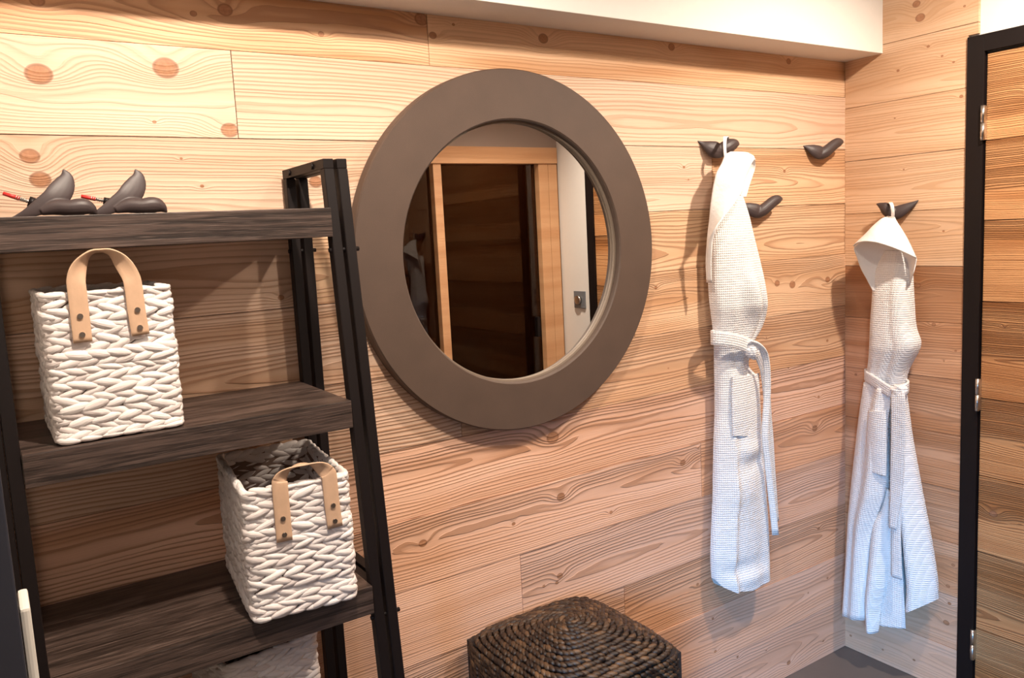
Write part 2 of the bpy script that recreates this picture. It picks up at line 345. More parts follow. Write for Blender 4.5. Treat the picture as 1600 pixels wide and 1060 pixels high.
for ri, (zt, zb, js) in enumerate(ROWS):
    xs = [XL] + js + [-GAP]
    for pi in range(len(xs) - 1):
        x0, x1 = xs[pi], xs[pi + 1]
        hc, fq, ct, wv, tn, lt = SPEC.get((ri, pi), ((zt + zb) / 2, 65, .6, 1, .12, None))
        ks = [k for k in BK if x0 < k[0] < x1 and zb < k[1] < zt]
        if ri >= 6: lt = tuple(a * b for a, b in zip(lt or (0.76, 0.56, 0.39), (1.12, 1.00, 1.00)))  # lower boards coloured redder to offset the blue daylight on them
        m = wood('pine_board', 0, hc, ks, seed=ri * 7.3 + pi * 3.1, freq=fq, contrast=ct, wav=wv, tone=tn, light=tuple(a * b for a, b in zip(lt, (.92, .875, .895))) if lt else (0.74, 0.53, 0.395), relief=0.3 + .3 * ct)
        pr = -0.010 - 0.0012 * ((ri * 5 + pi * 3) % 3)
        box('plank', x0 + GAP, x1 - GAP, pr, 0.0, zb + GAP, zt - GAP, m, wall_back, bev=0.0007)
RROWS = [2.499, 2.256, 2.077, 1.898, 1.724, 1.55, 1.376, 1.201, 1.027, .852, .677, .503, .328, .153, 0.0]
RS = [(2.3, 60, .5, 1), (2.15, 60, .5, 1.2), (1.93, 60, .55, 1.2), (1.80, 62, .6, 1.2), (1.62, 70, .6, .8), (1.5, 62, .5, .8), (1.28, 66, .95, 1.2), (1.10, 60, .7, 1.2), (.90, 60, .95, .6),
      (.78, 70, .95, .6), (.55, 80, .95, .5), (.42, 70, .5, 1.), (.22, 60, .35, 1.2), (.1, 50, .2, 1.)]
for i in range(len(RROWS) - 1):
    zt, zb = RROWS[i], RROWS[i + 1]; hc, fq, ct, wv = RS[i]
    ye = -0.433 if zb > 2.0 else -0.4045
    lt = (0.71, 0.485, 0.325) if i < 6 else ((0.46, 0.245, 0.135) if i == 6 else (0.66, 0.375, 0.225))  # red of the lower boards raised against the blue daylight
    if i >= 12: lt = (0.72, 0.45, 0.31)
    m = wood('pine_board', 1, hc, [k for k in RK if zb < k[1] < zt], seed=90 + i * 5.7, freq=fq, contrast=ct, wav=wv, tone=.28 if 6 <= i < 12 else .14, light=lt,
             late=(0.40, 0.20, 0.10) if i >= 6 else (0.50, 0.27, 0.13), amp=.04, relief=.3)
    # the board beside the door stops at the frame, the boards above it run a little further
    if zb < 2.045 < zt: box('plank', -0.0102, 0.0, -0.433, -0.0115, 2.045, zt - GAP, m, wall_right, bev=0.0006); zt = 2.045 + GAP; ye = -0.4045
    box('plank', -0.010 - 0.001 * (i % 2), 0.0, ye, -0.0115, zb + GAP, zt - GAP, m, wall_right, bev=0.0007)

# door in the right wall: black frame, leaf of horizontal boards, three hinges
door = struct(thing('door_1', 'door of horizontal reclaimed boards in a black metal frame on the right wall', 'door', (0, -0.9, 0)))
del door['category']
def local(o, parent): o.location = -Vector(parent.location)
def dbox(*a, **k):
    o = box(*a, **k); o.parent = door; local(o, door); return o
FX = -0.016
bm = bmesh.new()
box_bm(bm, FX, 0.0, -0.4525, -0.405, 0.0, 2.039, 0.0012); box_bm(bm, FX, 0.0, -1.40, -1.352, 0.0, 2.039, 0.0012); box_bm(bm, FX, 0.0, -1.352, -0.4525, 1.991, 2.039, 0.0012)
me = bpy.data.meshes.new('door_frame'); bm.to_mesh(me); bm.free(); o = link('door_frame', me, 'doorblack', door); local(o, door)
dbox('door_core', -0.003, 0.0, -1.351, -0.4530, .008, 1.990, 'doorblack')
DR = [1.985, 1.74, 1.51, 1.272, .98, .74, .50, .25, .012]
for i in range(len(DR) - 1):
    zt, zb = DR[i], DR[i + 1]
    m = wood('old_larch_board', 1, [1.80, 1.6, 1.45, 1.1, .85, .62, .30, .10][i], [(-.50, .63, .010)] if i == 5 else ([(-0.52, 1.20, .004), (-.60, 1.86, .010)] if i in (0, 3) else []), seed=200 + i * 4.1,
             light=(0.56, 0.295, 0.13), late=(0.24, 0.09, 0.03), freq=95, contrast=1.0, wav=1.1, tone=.3, amp=.03, relief=.7)
    dbox('plank', -0.006 - .0012 * (i % 2), 0.0, -1.350, -0.4570, zb + .0012, zt - .0012, m, bev=0.001)
for z0 in (1.790, 0.992, 0.198):
    h = cyl('hinge', (-0.021, -0.4545, z0 - 0.049), (-0.021, -0.4545, z0 - 0.0006), 0.0062, 'steel', door); local(h, door)
    k = cyl('knuckle', (-0.021, -0.4545, z0 + 0.0006), (-0.021, -0.4545, z0 + 0.049), 0.0062, 'steel', h)
    k = box('hinge_leaf', -0.021, -0.0075, -0.4595, -0.4565, z0 - 0.048, z0 + 0.048, 'steel', h)
# dimmer on the white strip of wall past the door
sw = thing('dimmer_switch', 'square grey rotary dimmer on the white wall strip, reflected in the mirror', 'switch', (0, -1.487, 1.20))
box('plate', -0.009, 0.0, -0.042, 0.042, -0.042, 0.042, 'switch', sw, bev=0.002)
cyl('knob', (-0.009, 0, 0), (-0.024, 0, 0), 0.021, 'steel', sw, m=28)

# sauna front facing the back wall (seen in the mirror)
wf = struct(thing('wall_front', 'sauna front with pale wood framing around smoked glass, reflected in the mirror', 'wall', (0, 0, 0))); del wf['category']
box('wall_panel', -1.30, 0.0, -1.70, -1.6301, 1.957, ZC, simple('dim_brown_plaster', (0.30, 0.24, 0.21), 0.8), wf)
box('header', -1.30, -0.010, -1.70, -1.615, 1.878, 1.956, 'pale_wood', wf, bev=.002)
for (a, b) in ((-1.30, -1.23), (-0.714, -0.672), (-0.123, -0.066), (-0.064, -0.010)): box('stile', a, b, -1.70, -1.622, 0.0, 1.8775, 'pale_wood', wf, bev=.002)
box('glass_pane', -1.229, -0.715, -1.664, -1.656, 0.02, 1.877, 'smoked', wf)
d2 = struct(thing('door_2', 'smoked glass sauna door with small handle, reflected in the mirror', 'door', (-0.4, -1.66, 0))); del d2['category']
for nm, bx, mt_ in (('glass_pane', (-.671, -.124, -1.664, -1.656, .02, 1.877), 'smoked'), ('handle', (-.168, -.150, -1.652, -1.628, 1.02, 1.12), 'doorblack')):
    o = box(nm, *bx, mt_, d2); local(o, d2)
struct(box('wall_sauna', -1.30, -1.24, -3.46, -1.701, 0.0, ZC, 'plaster'))
struct(box('trim_2', -1.24, 0.0, -3.46, -3.40, 0.0, ZC, 'sauna_dark')); struct(box('trim_3', -0.0, 0.06, -3.46, -1.631, 0.0, ZC, 'sauna_dark'))
sb = thing('sauna_bench', 'wooden sauna bench with slatted backrest behind the smoked glass, reflected in the mirror', 'bench', (-.62, -3.1, 0))
for z0, z1 in ((1.30, 1.40), (1.18, 1.28), (1.06, 1.16)): box('backrest_slat', -.61, .61, -.27, -.245, z0, z1, 'sauna_bench', sb, bev=.004)
for x in (-.40, .0, .40): box('backrest_post', x - .02, x + .02, -.295, -.271, .55, 1.42, 'sauna_bench', sb)
for k in range(5): box('seat_slat', -.61, .61, -.24 + k * .105, -.15 + k * .105, .86, .885, 'sauna_bench', sb, bev=.004)
for x in (-.58, .58): box('bench_leg', x - .025, x + .025, .18, .23, 0, .859, 'sauna_bench', sb)

# left side: short wall, slate jamb, corridor with its window behind the camera
struct(box('wall_left', -2.62, -2.56, -0.56, 0.0, 0.0, ZC, 'plaster'))
jb = struct(box('door_3', -2.60, -2.4915, -0.64, -0.56, 0.0, 2.12, 'slate', bev=.002)); jb['label'] = 'slate blue door jamb at the left edge of the photo'
wl = struct(thing('wall_corridor', 'white wall of the corridor', 'wall')); del wl['category']
for bx in ((-3.5, -3.12, 0, ZC), (-2.28, 0.0, 0, ZC), (-3.12, -2.28, 0, 1.13), (-3.12, -2.28, 1.97, ZC)): box('wall_panel', -3.9, -3.84, bx[0], bx[1], bx[2], bx[3], 'plaster', wl)
struct(box('wall_rear', -3.84, -1.30, -3.5, -3.44, 0, ZC, 'plaster'))
wn = struct(thing('window_1', 'window behind the camera', 'window', (-3.87, -2.70, 1.13))); del wn['category']
for a, b, c_, d_ in ((-.42, -.38, 0, .84), (.38, .42, 0, .84), (-.38, .38, 0, .04), (-.38, .38, .80, .84)): box('window_frame', -.02, .02, a, b, c_, d_, 'slate', wn)
brd = box('board', -2.4908, -2.4795, -0.575, -0.505, 0.0, 1.135, 'white_board', bev=.004)
brd['label'] = 'narrow white board with rounded top between the slate jamb and the black shelf rack'; brd['category'] = 'board'

# ================================================================ shelf rack
RX0, RX1, RY = -2.465, -1.946, -0.030
rack = thing('shelf_rack', 'tall black metal rack with thick dark oak shelves against the wooden wall', 'shelf', ((RX0 + RX1) / 2, -0.2, 0))
def fy(z): return -0.262 - (1.69 - z) * 0.098       # front face of the leaning front legs
def radd(o, p=rack): o.parent = p; local(o, rack); return o
def rbar(name, x0, x1, z0, z1, front):
    bm = bmesh.new(); vv = []
    for z in (z0, z1):
        y0 = fy(z) if front else RY - 0.022; y1 = y0 + 0.022
        for (x, y) in ((x0, y0), (x1, y0), (x1, y1), (x0, y1)): vv.append(bm.verts.new((x, y, z)))
    for f in ((3, 2, 1, 0), (4, 5, 6, 7), (0, 1, 5, 4), (1, 2, 6, 5), (2, 3, 7, 6), (3, 0, 4, 7)): bm.faces.new([vv[i] for i in f])
    bmesh.ops.bevel(bm, geom=bm.edges[:], offset=.0015, segments=1, affect='EDGES')
    me = bpy.data.meshes.new(name); bm.to_mesh(me); bm.free(); return radd(link(name, me, 'black'))
TZ = 1.700
for s in (0, 1):
    for k in (0, 1):
        w0 = 0.0195; g = 0.0065 if s else .0008
        x0 = (RX1 + k * (w0 + g)) if s else (RX0 - w0 - k * (w0 + g))
        rbar('leg', x0, x0 + w0, 0.0, TZ - .018, True); rbar('leg', x0, x0 + w0, 0.0, TZ - .018, False)
        radd(box('top_rail', x0, x0 + w0, fy(TZ), RY, TZ - .018, TZ, 'black', bev=.0015))
        for zz in (.905, .12): radd(box('side_rail', x0, x0 + w0, fy(zz) + .0222, RY - .0222, zz - .01, zz + .01, 'black', bev=.001))
for zz in (1.535, .855, .2):
    for yy in (fy(zz) + .011, RY - .011):
        for xx in (RX1 - .004, RX0 - .055): radd(cyl('bolt', (xx, yy, zz), (xx + .058, yy, zz), .0042, 'black', None, m=10))
for yy in (-.075, -.205): radd(cyl('bolt_head', (RX1 - .0035, yy, TZ - .009), (RX1 + .001, yy, TZ - .009), .0055, 'black', None, m=12))
SHELVES = [(1.611, 1.5595), (1.2625, 1.212), (0.9205, 0.868), (0.580, 0.529), (0.235, 0.184)]
for i, (zt, zb) in enumerate(SHELVES):
    yf = -0.2835 if i == 0 else fy(zt) - .006
    sh = box('shelf', RX0 + .0007, RX1 - .0007, yf, RY - .0005 - .022 * 0, zb, zt, 'shelf', bev=.0012); radd(sh)

# ================================================================ woven baskets
def puff_template(nl=7, nr=8):
    t = np.sin(np.linspace(-PI / 2, PI / 2, nl + 2))[1:-1]; ph = np.linspace(0, 2 * PI, nr, endpoint=False)
    V = [(-1, 0, 0)]; UV = [(0, 0)]
    for a in t:
        r = (1 - a * a) ** 0.52
        for p in ph:
            q = r * (1 + .07 * math.sin(3 * p + 2.2 * a)); V.append((a, q * math.cos(p), q * math.sin(p))); UV.append((a * .5, p / (2 * PI)))
    V.append((1, 0, 0)); UV.append((1, 0))
    F = [(0, 1 + (i + 1) % nr, 1 + i) for i in range(nr)]
    for j in range(nl - 1):
        for i in range(nr):
            a = 1 + j * nr + i; b = 1 + j * nr + (i + 1) % nr; F.append((a, b, b + nr, a + nr))
    L = len(V) - 1; s = 1 + (nl - 1) * nr
    F += [(s + i, s + (i + 1) % nr, L) for i in range(nr)]
    return np.array(V), F, np.array(UV)
PT = puff_template(); PT_S = puff_template(5, 6)
def build_puffs(name, puffs, mat, parent, tmpl=PT):
    """puffs: (centre, axis, second axis, third axis) with the half sizes in the axes' lengths, and a tint."""
    V0, F0, U0 = tmpl; nV = len(V0); V = []; F = []; UV = []; T = []
    for i, (c, a, b, n, tint) in enumerate(puffs):
        V.append(c + V0[:, :1] * a + V0[:, 1:2] * b + V0[:, 2:3] * n); F += [tuple(k + i * nV for k in f) for f in F0]
        UV.append(U0 + i * 0.37); T += [tint] * nV
    o = link(name, mesh_np(name, np.vstack(V), F, np.vstack(UV), T), mat, parent, smooth=True); return o
def rrect(hx, hy, r):
    """arc-length table of a rounded rectangle, counter-clockwise from front-left."""
    P = []
    for (cx, cy, a0) in ((hx - r, -hy + r, -PI / 2), (hx - r, hy - r, 0), (-hx + r, hy - r, PI / 2), (-hx + r, -hy + r, PI)):
        for k in range(9): a = a0 + k / 8 * PI / 2; P.append((cx + r * math.cos(a), cy + r * math.sin(a)))
    P.append(P[0]); P = np.array(P); L = np.concatenate([[0], np.cumsum(np.linalg.norm(np.diff(P, axis=0), axis=1))])
    return P, L
def path_at(P, L, s):
    s = s % L[-1]; x = np.interp(s, L, P[:, 0]); y = np.interp(s, L, P[:, 1])
    e = .004; x2 = np.interp((s + e) % L[-1], L, P[:, 0]); y2 = np.interp((s + e) % L[-1], L, P[:, 1])
    t = np.array([x2 - x, y2 - y, 0]); t /= np.linalg.norm(t) + 1e-9
    return np.array([x, y, 0.]), t, np.array([t[1], -t[0], 0])
def wound(name, puffs, P, L, mat, parent, tmpl=PT, lean=None):
    """Strands wound along a closed path: (place along it, height, half length, half width, half thickness, slant, push, tint).
    LEAN None: they lie on an upright wall; else (outward, upward) gives the normal of the surface they lie on."""
    V0, F0, U0 = tmpl; nV = len(V0); V = []; F = []; UV = []; T = []; per = L[-1]
    Q = np.vstack([P[:-1]] ); 
    for i, (s, z, ln, hw, ht, tl, push, tint) in enumerate(puffs):
        a, b, c = V0[:, 0] * ln, V0[:, 1] * hw, V0[:, 2] * ht
        si = (s + a * math.cos(tl) - b * math.sin(tl)) % per; lat = a * math.sin(tl) + b * math.cos(tl)
        x = np.interp(si, L, P[:, 0]); y = np.interp(si, L, P[:, 1]); e = .003
        tx = np.interp((si + e) % per, L, P[:, 0]) - np.interp((si - e) % per, L, P[:, 0]); ty = np.interp((si + e) % per, L, P[:, 1]) - np.interp((si - e) % per, L, P[:, 1])
        h = np.hypot(tx, ty) + 1e-9; nx, ny = ty / h, -tx / h
        if lean is None: out, up = c + push, lat
        else: out, up = (c + push) * lean[0] - lat * lean[1], (c + push) * lean[1] + lat * lean[0]
        V.append(np.stack([x + nx * out, y + ny * out, z + up], -1)); F += [tuple(k + i * nV for k in f) for f in F0]; UV.append(U0 + i * .37); T += [tint] * nV
    return link(name, mesh_np(name, np.vstack(V), F, np.vstack(UV), T), mat, parent, smooth=True)
def basket(label, loc, rz, W, D, H, straps=True, seed=1, half=20):
    R = np.random.default_rng(seed)
    b = thing('woven_basket', label, 'basket', loc, rz, None)
    hx, hy = W / 2 - .006, D / 2 - .006
    # inner wall and floor that the plaits are wound on
    bm = bmesh.new(); t = .0022
    hx -= .0035; hy -= .0035; box_bm(bm, -hx, hx, -hy - t / 2, -hy + t / 2, .006, H - .010); box_bm(bm, -hx, hx, hy - t / 2, hy + t / 2, .006, H - .010)
    box_bm(bm, -hx - t / 2, -hx + t / 2, -hy, hy, .006, H - .010); box_bm(bm, hx - t / 2, hx + t / 2, -hy, hy, .006, H - .010); box_bm(bm, -hx, hx, -hy, hy, .004, .008)
    me = bpy.data.meshes.new('basket_core'); bm.to_mesh(me); bm.free(); link('basket_core', me, 'liner', b); hx += .0035; hy += .0035
    P, L = rrect(hx, hy, .012); per = L[-1]; hz = (H - .008) / half
    for row in range(half // 2):
        pf = []
        wob = R.uniform(-.0012, .0012)
        pit = .0285 * R.uniform(.85, 1.2); n = int(per / pit); off = R.uniform(0, pit); fat = R.uniform(.9, 1.2)
        for hf in (0, 1):
            z = .005 + hz * (row * 2 + hf + .5); sg = 1 if hf == 0 else -1
            for k in range(n):
                pf.append((off + (k + .5 * hf) * per / n + R.normal(0, .0015), z + R.normal(0, .0007), R.uniform(.021, .029), hz * .63 * fat * R.uniform(.85, 1.15), .0062 * R.uniform(.85, 1.2),
                           sg * R.uniform(.15, .36), R.uniform(-.0008, .0020) + wob, R.uniform(0, 1)))
        wound('woven_row', pf, P, L, 'white_weave', b)
    # twisted rim and foot
    for z, nm, q in ((H - .006, 'rim', .0050), (.0055, 'foot_rim', .0056)):
        n = int(per / .030); pf = [(k * per / n, z, .0205, q * R.uniform(.85, 1.15), .0066, R.uniform(-.10, .10), R.uniform(0, .0015), R.uniform(0, 1)) for k in range(n)]
        wound(nm, pf, P, L, 'white_weave', b)
    if straps:
        for (xa, xb, zl, zr, zt, y) in straps:
            yy = -hy - .0105 if y < 0 else hy + .0105; sgn = 1 if y < 0 else -1
            xm = (xa + xb) / 2; dx = (xb - xa) / 2; ht = zt - H
            f = lambda a, z, dy: (xm + dx * a, yy + dy * sgn, z)
            path = [f(-1, zl, 0), f(-1, (zl + H) / 2, 0), f(-1, H, 0), f(-.98, H + ht * .30, .001), f(-.80, H + ht * .62, .003), f(-.42, H + ht * .92, .006), f(-.02, zt, .008), f(.38, H + ht * .93, .006), f(.72, H + ht * .66, .003),
                    f(.97, H + ht * .30, .001), f(1.04, H, 0), f(1.06, (zr + H) / 2, 0), f(1.12, zr, 0)]
            # broad side faces the room below the rim and turns upwards on the arch
            def wd(i):
                k = [0, 0, 0, .12, .4, .75, .9, .75, .4, .12, 0, 0, 0][i]; a = (np.array(path[min(i + 1, 12)]) - np.array(path[max(i - 1, 0)])); a /= np.linalg.norm(a)
                side = np.cross(a, np.array([0, 1., 0])); return side * (1 - k) + np.array([0, -1., 0]) * k * (1 if sgn > 0 else 1)
            V, F, UV = ribbon(path, [wd(i) for i in range(13)], .0262, .0030, 70)
            st = link('handle', mesh_np('handle', V, F, UV), 'leather', b, smooth=True)
            for (x, z) in ((xm - dx, zl + .012), (xm - dx, zl + .040), (xm + dx * 1.115, zr + .012), (xm + dx * 1.09, zr + .040)):
                cyl('rivet', (x, yy - .004 * sgn, z), (x, yy + .001 * sgn, z), .0042, 'rivet', st, m=14)
    return b
basket('white plaited basket with tan strap handles on the middle shelf under the loose hooks', (-2.3235, -0.1665, 1.2637), 0.0, .190, .262, .234,
       straps=[(-.043, .034, .155, .157, .292, -1)], seed=3)
basket('white plaited basket, open top, at the right end of the lower visible shelf', (-2.0625, -0.2225, 0.9215), -0.10, .186, .292, .230,
       straps=[(-.030, .052, .135, .140, .258, -1), (-.040, .045, .135, .140, .262, 1)], seed=5)
basket('white plaited basket half hidden under the third shelf at the bottom edge of the photo', (-2.118, -0.133, 0.581), 0.13, .190, .20, .226, straps=None, seed=8)

# ================================================================ dark woven hamper
hm = thing('woven_hamper', 'dark brown square rope hamper with a domed lid on the floor under the mirror', 'hamper', (-1.41, -0.225, 0), 0)
HS, HZ = .186, .575
lid = None
bm = bmesh.new(); box_bm(bm, -HS + .006, HS - .006, -HS + .006, HS - .006, .004, HZ - .004); me = bpy.data.meshes.new('hamper_body'); bm.to_mesh(me); bm.free(); link('hamper_body', me, 'liner_dark', hm)
def sup(h, e, n=240):
    a = np.linspace(0, 2 * PI, n + 1); c, s = np.cos(a), np.sin(a)
    P = np.stack([np.sign(c) * np.abs(c) ** (2 / e) * h, np.sign(s) * np.abs(s) ** (2 / e) * h], 1)
    return P, np.concatenate([[0], np.cumsum(np.linalg.norm(np.diff(P, axis=0), axis=1))])
def dome(h): return HZ + .062 * (1 - min(1, h / HS) ** 1.7)
NR = 16
core = []
for i in range(NR + 1): h = HS * (i + .3) / (NR + .3) - .003; core.append((sup(max(h, .002), 2 + 3.5 * (i / NR) ** 1.3, 48)[0][:-1], dome(h) - .006))
V = np.array([(x, y, z) for P_, z in core for x, y in P_]); F = grid_faces(48, NR + 1, 0, True); F.append(tuple(reversed(range(48))))
link('lid_core', mesh_np('lid_core', V, F), 'liner_dark', hm)
def rope_ring(name, P, L, zf, lean, seed, tmpl=PT_S, r=.0066):
    R = np.random.default_rng(seed); n = max(6, int(L[-1] / .0135))
    pf = [(k * L[-1] / n + R.normal(0, .001), zf, R.uniform(.0105, .0145), r * R.uniform(.85, 1.1), r * R.uniform(.8, 1.1), -R.uniform(.3, .55), R.uniform(-.0014, .0022), R.beta(.75, 3.8)) for k in range(n)]
    return wound(name, pf, P, L, 'dark_weave', hm, tmpl, None if lean == (1, 0) else lean)
for i in range(NR):
    h = HS * (i + .6) / NR; P, L = sup(h, 2 + 4.0 * (i / NR) ** 1.4); rope_ring('woven_ring', P, L, dome(h), (.15, .99) if i < NR - 1 else (.5, .85), 40 + i, PT)
P, L = sup(HS + .002, 8.0, 400)
for i in range(48): rope_ring('woven_row', P, L, HZ - .010 - i * .0117, (1, 0), 80 + i)

# ================================================================ round mirror
mr = thing('round_mirror', 'round mirror in a wide flat brown frame hung on the wooden wall', 'mirror', (-1.375, 0, 1.4985))
def lathe(name, prof, mat, parent, n=160):
    V = [(r * math.cos(a), y, r * math.sin(a)) for a in np.linspace(0, 2 * PI, n, endpoint=False) for (r, y) in prof]
    m = len(prof); F = [(i * m + j, ((i + 1) % n) * m + j, ((i + 1) % n) * m + (j + 1) % m, i * m + (j + 1) % m) for i in range(n) for j in range(m)]
    return link(name, mesh_np(name, V, F), mat, parent)
Ro, Ri = .4365, .3185
fr_ = lathe('frame', [(Ro - .004, -.012), (Ro, -.016), (Ro, -.046), (Ro - .003, -.050), (Ri + .003, -.050), (Ri, -.047), (Ri, -.034), (Ri - .0005, -.0335), (Ri, -.033), (Ri, -.012)], 'brush', mr)
lathe('inner_lip', [(Ri + .0003, -.0325), (Ri - .005, -.0325), (Ri - .0055, -.0315), (Ri - .0055, -.0245), (Ri + .0003, -.0245)], 'frame_lip', mr)
bm = bmesh.new(); bmesh.ops.create_circle(bm, cap_ends=True, segments=128, radius=Ri + .004, matrix=Matrix.Translation((0, -.0240, 0)) @ Matrix.Rotation(PI / 2, 4, 'X'))
r = bmesh.ops.extrude_face_region(bm, geom=bm.faces[:]); bmesh.ops.translate(bm, verts=[v for v in r['geom'] if isinstance(v, bmesh.types.BMVert)], vec=(0, .004, 0)); bmesh.ops.recalc_face_normals(bm, faces=bm.faces)
me = bpy.data.meshes.new('mirror_glass'); bm.to_mesh(me); bm.free(); link('mirror_glass', me, 'glass_mirror', mr)
cyl('backing', (0, -.0198, 0), (0, -.0125, 0), .36, 'doorblack', mr, m=64)

# ================================================================ bird coat hooks
def bird_mesh(name, lofts, plane_n, mat, parent, label=None, vox=.0013):
    parts = [loft(l, 30, 14, np.array(plane_n, float)) for l in lofts]; V, F = merge(parts)
    o = link(name, mesh_np(name, V, F), mat, parent, label, smooth=True)
    m = o.modifiers.new('blend', 'REMESH'); m.mode = 'VOXEL'; m.voxel_size = vox; m.use_smooth_shade = True
    s = o.modifiers.new('soften', 'SMOOTH'); s.factor = .5; s.iterations = 8
    return o
def wall_hook(label, loc, rz, kind, group=None):
    """Stations (across, height, half width, distance from the wall) measured from the side, the wall behind at +y."""
    t = thing('bird_coat_hook', label, 'coat hook', loc, rz, group)
    if kind == 'tail_up':
        c = (305, 198, .000435, .000284, 1.18)
        wing = [(110, 108, 1, .012), (160, 137, 20, .018), (215, 170, 46, .026), (270, 200, 62, .032), (320, 214, 55, .036), (370, 205, 45, .040)]
        head = [(290, 236, 22, .033), (350, 212, 52, .038), (400, 184, 56, .043), (440, 160, 48, .047), (480, 150, 36, .050), (505, 153, 20, .052), (523, 158, 2, .053)]
    elif kind == 'head_up':
        c = (1337, 198, .000543, .000284, 1.18)
        wing = [(1145, 145, 1, .012), (1190, 167, 24, .018), (1230, 192, 44, .025), (1275, 220, 56, .031), (1320, 234, 52, .035), (1360, 215, 42, .039)]
        head = [(1260, 264, 16, .030), (1300, 256, 34, .034), (1345, 226, 46, .039), (1390, 182, 44, .044), (1430, 142, 42, .048), (1465, 120, 38, .051), (1495, 114, 24, .053), (1519, 118, 2, .054)]
    else:
        c = (499, 131, .000335, .00033, -.605)
        wing = [(722, 38, 1, .012), (670, 72, 20, .018), (610, 102, 36, .025), (550, 132, 50, .031), (500, 150, 55, .035), (450, 150, 46, .039)]
        head = [(530, 190, 18, .031), (478, 165, 46, .036), (432, 127, 52, .042), (392, 94, 46, .047), (355, 73, 28, .050), (325, 60, 14, .052), (300, 54, 2, .053)]
    L = []
    for st, q in ((wing, .55), (head, .92)):
        L.append([((u - c[0]) * c[2] - c[4] * (n - .04), -n + .0115, (c[1] - v) * c[3], max(w_ * .00040, .0008), max(w_ * .00040 * q, .0008)) for (u, v, w_, n) in st])
    bird_mesh('bird_body', L, (0, 1, 0), 'bird', t)
    m = L[0][4]; cyl('wall_mount', (m[0], 0.0115, m[2]), (m[0], m[1], m[2]), .0058, 'bird', t)
    return t
GR = 'bird coat hooks on the wooden walls'
wall_hook('dark bird-shaped coat hook holding the robe on the back wall', (-.664, -.0115, 1.757), 0, 'tail_up', GR)
wall_hook('empty dark bird-shaped coat hook highest on the right, beside the room corner', (-.164, -.0115, 1.760), 0, 'head_up', GR)
wall_hook('dark bird-shaped coat hook partly hidden behind the left robe', (-.474, -.0115, 1.583), 0, 'head_up', GR)
wall_hook('dark bird-shaped coat hook on the right wall holding the right robe', (-.0115, -.208, 1.552), -PI / 2, 'right_wall', GR)

def loose_bird(label, loc, rz, metal_plug):
    """A hook lying on the shelf: one wing flat to the left, one raised, body and head to the right, wall screw behind."""
    t = thing('bird_coat_hook', label, 'coat hook', loc, rz, 'loose bird hooks on the top shelf')
    wing = [(-.072, -.004, .0014, .0008, .001), (-.060, -.005, .0042, .0035, .002), (-.045, -.006, .0090, .0072, .0035), (-.028, -.006, .0175, .0110, .0045), (-.011, -.005, .0265, .0142, .0055), (.0, -.002, .0370, .0150, .0055), (.008, .002, .0490, .0128, .0045), (.0118, .005, .0610, .0082, .003), (.0090, .007, .0715, .0010, .001)]
    body = [(-.026, -.006, .0060, .0045, .006), (-.008, -.009, .0105, .0095, .011), (.010, -.012, .0140, .0115, .013), (.024, -.013, .0152, .0125, .0135), (.034, -.013, .0142, .0118, .0125), (.042, -.013, .0098, .0078, .009), (.047, -.013, .0050, .0032, .0035), (.050, -.013, .0032, .0008, .001)]
    wing = [(x, y, z * 1.08, a * 1.25, b) for x, y, z, a, b in wing]; body = [(x, y, z * 1.04, a * 1.08, b) for x, y, z, a, b in body]; body[0] = (-.030, -.006, .010, .0065, .007, )[:5]; body[1] = (-.010, -.008, .0155, .0120, .011)
    bird_mesh('bird_body', [wing, body], (0, 1, 0), 'bird', t, vox=.0012)
    a = np.array([-.036, .004, .0235]); d = np.array([-.93, .10, .38 if metal_plug else .24]); d /= np.linalg.norm(d)
    cyl('collar', a, a + d * .009, .0085 if metal_plug else .006, 'doorblack', t)
    sc = cyl('screw', a - d * .012, a + d * (.030 if metal_plug else .022), .0026, 'steel', t, m=10)
    for k in range(6): q = a + d * (.011 + k * .003); cyl('screw_thread', q, q + d * .0012, .0036, 'steel', sc, m=10)
    cyl('wall_plug', a + d * (.022 if metal_plug else .020), a + d * (.045 if metal_plug else .042), .0036, 'red', t, m=10, r1=.0030)
    return t
loose_bird('dark bird-shaped coat hook lying on the top shelf, leftmost, with a wide screw collar', (-2.3650, -.195, 1.6115), 0.0, True)
loose_bird('dark bird-shaped coat hook lying on the top shelf, right of the other loose one', (-2.2580, -.195, 1.6115), 0.0, False)

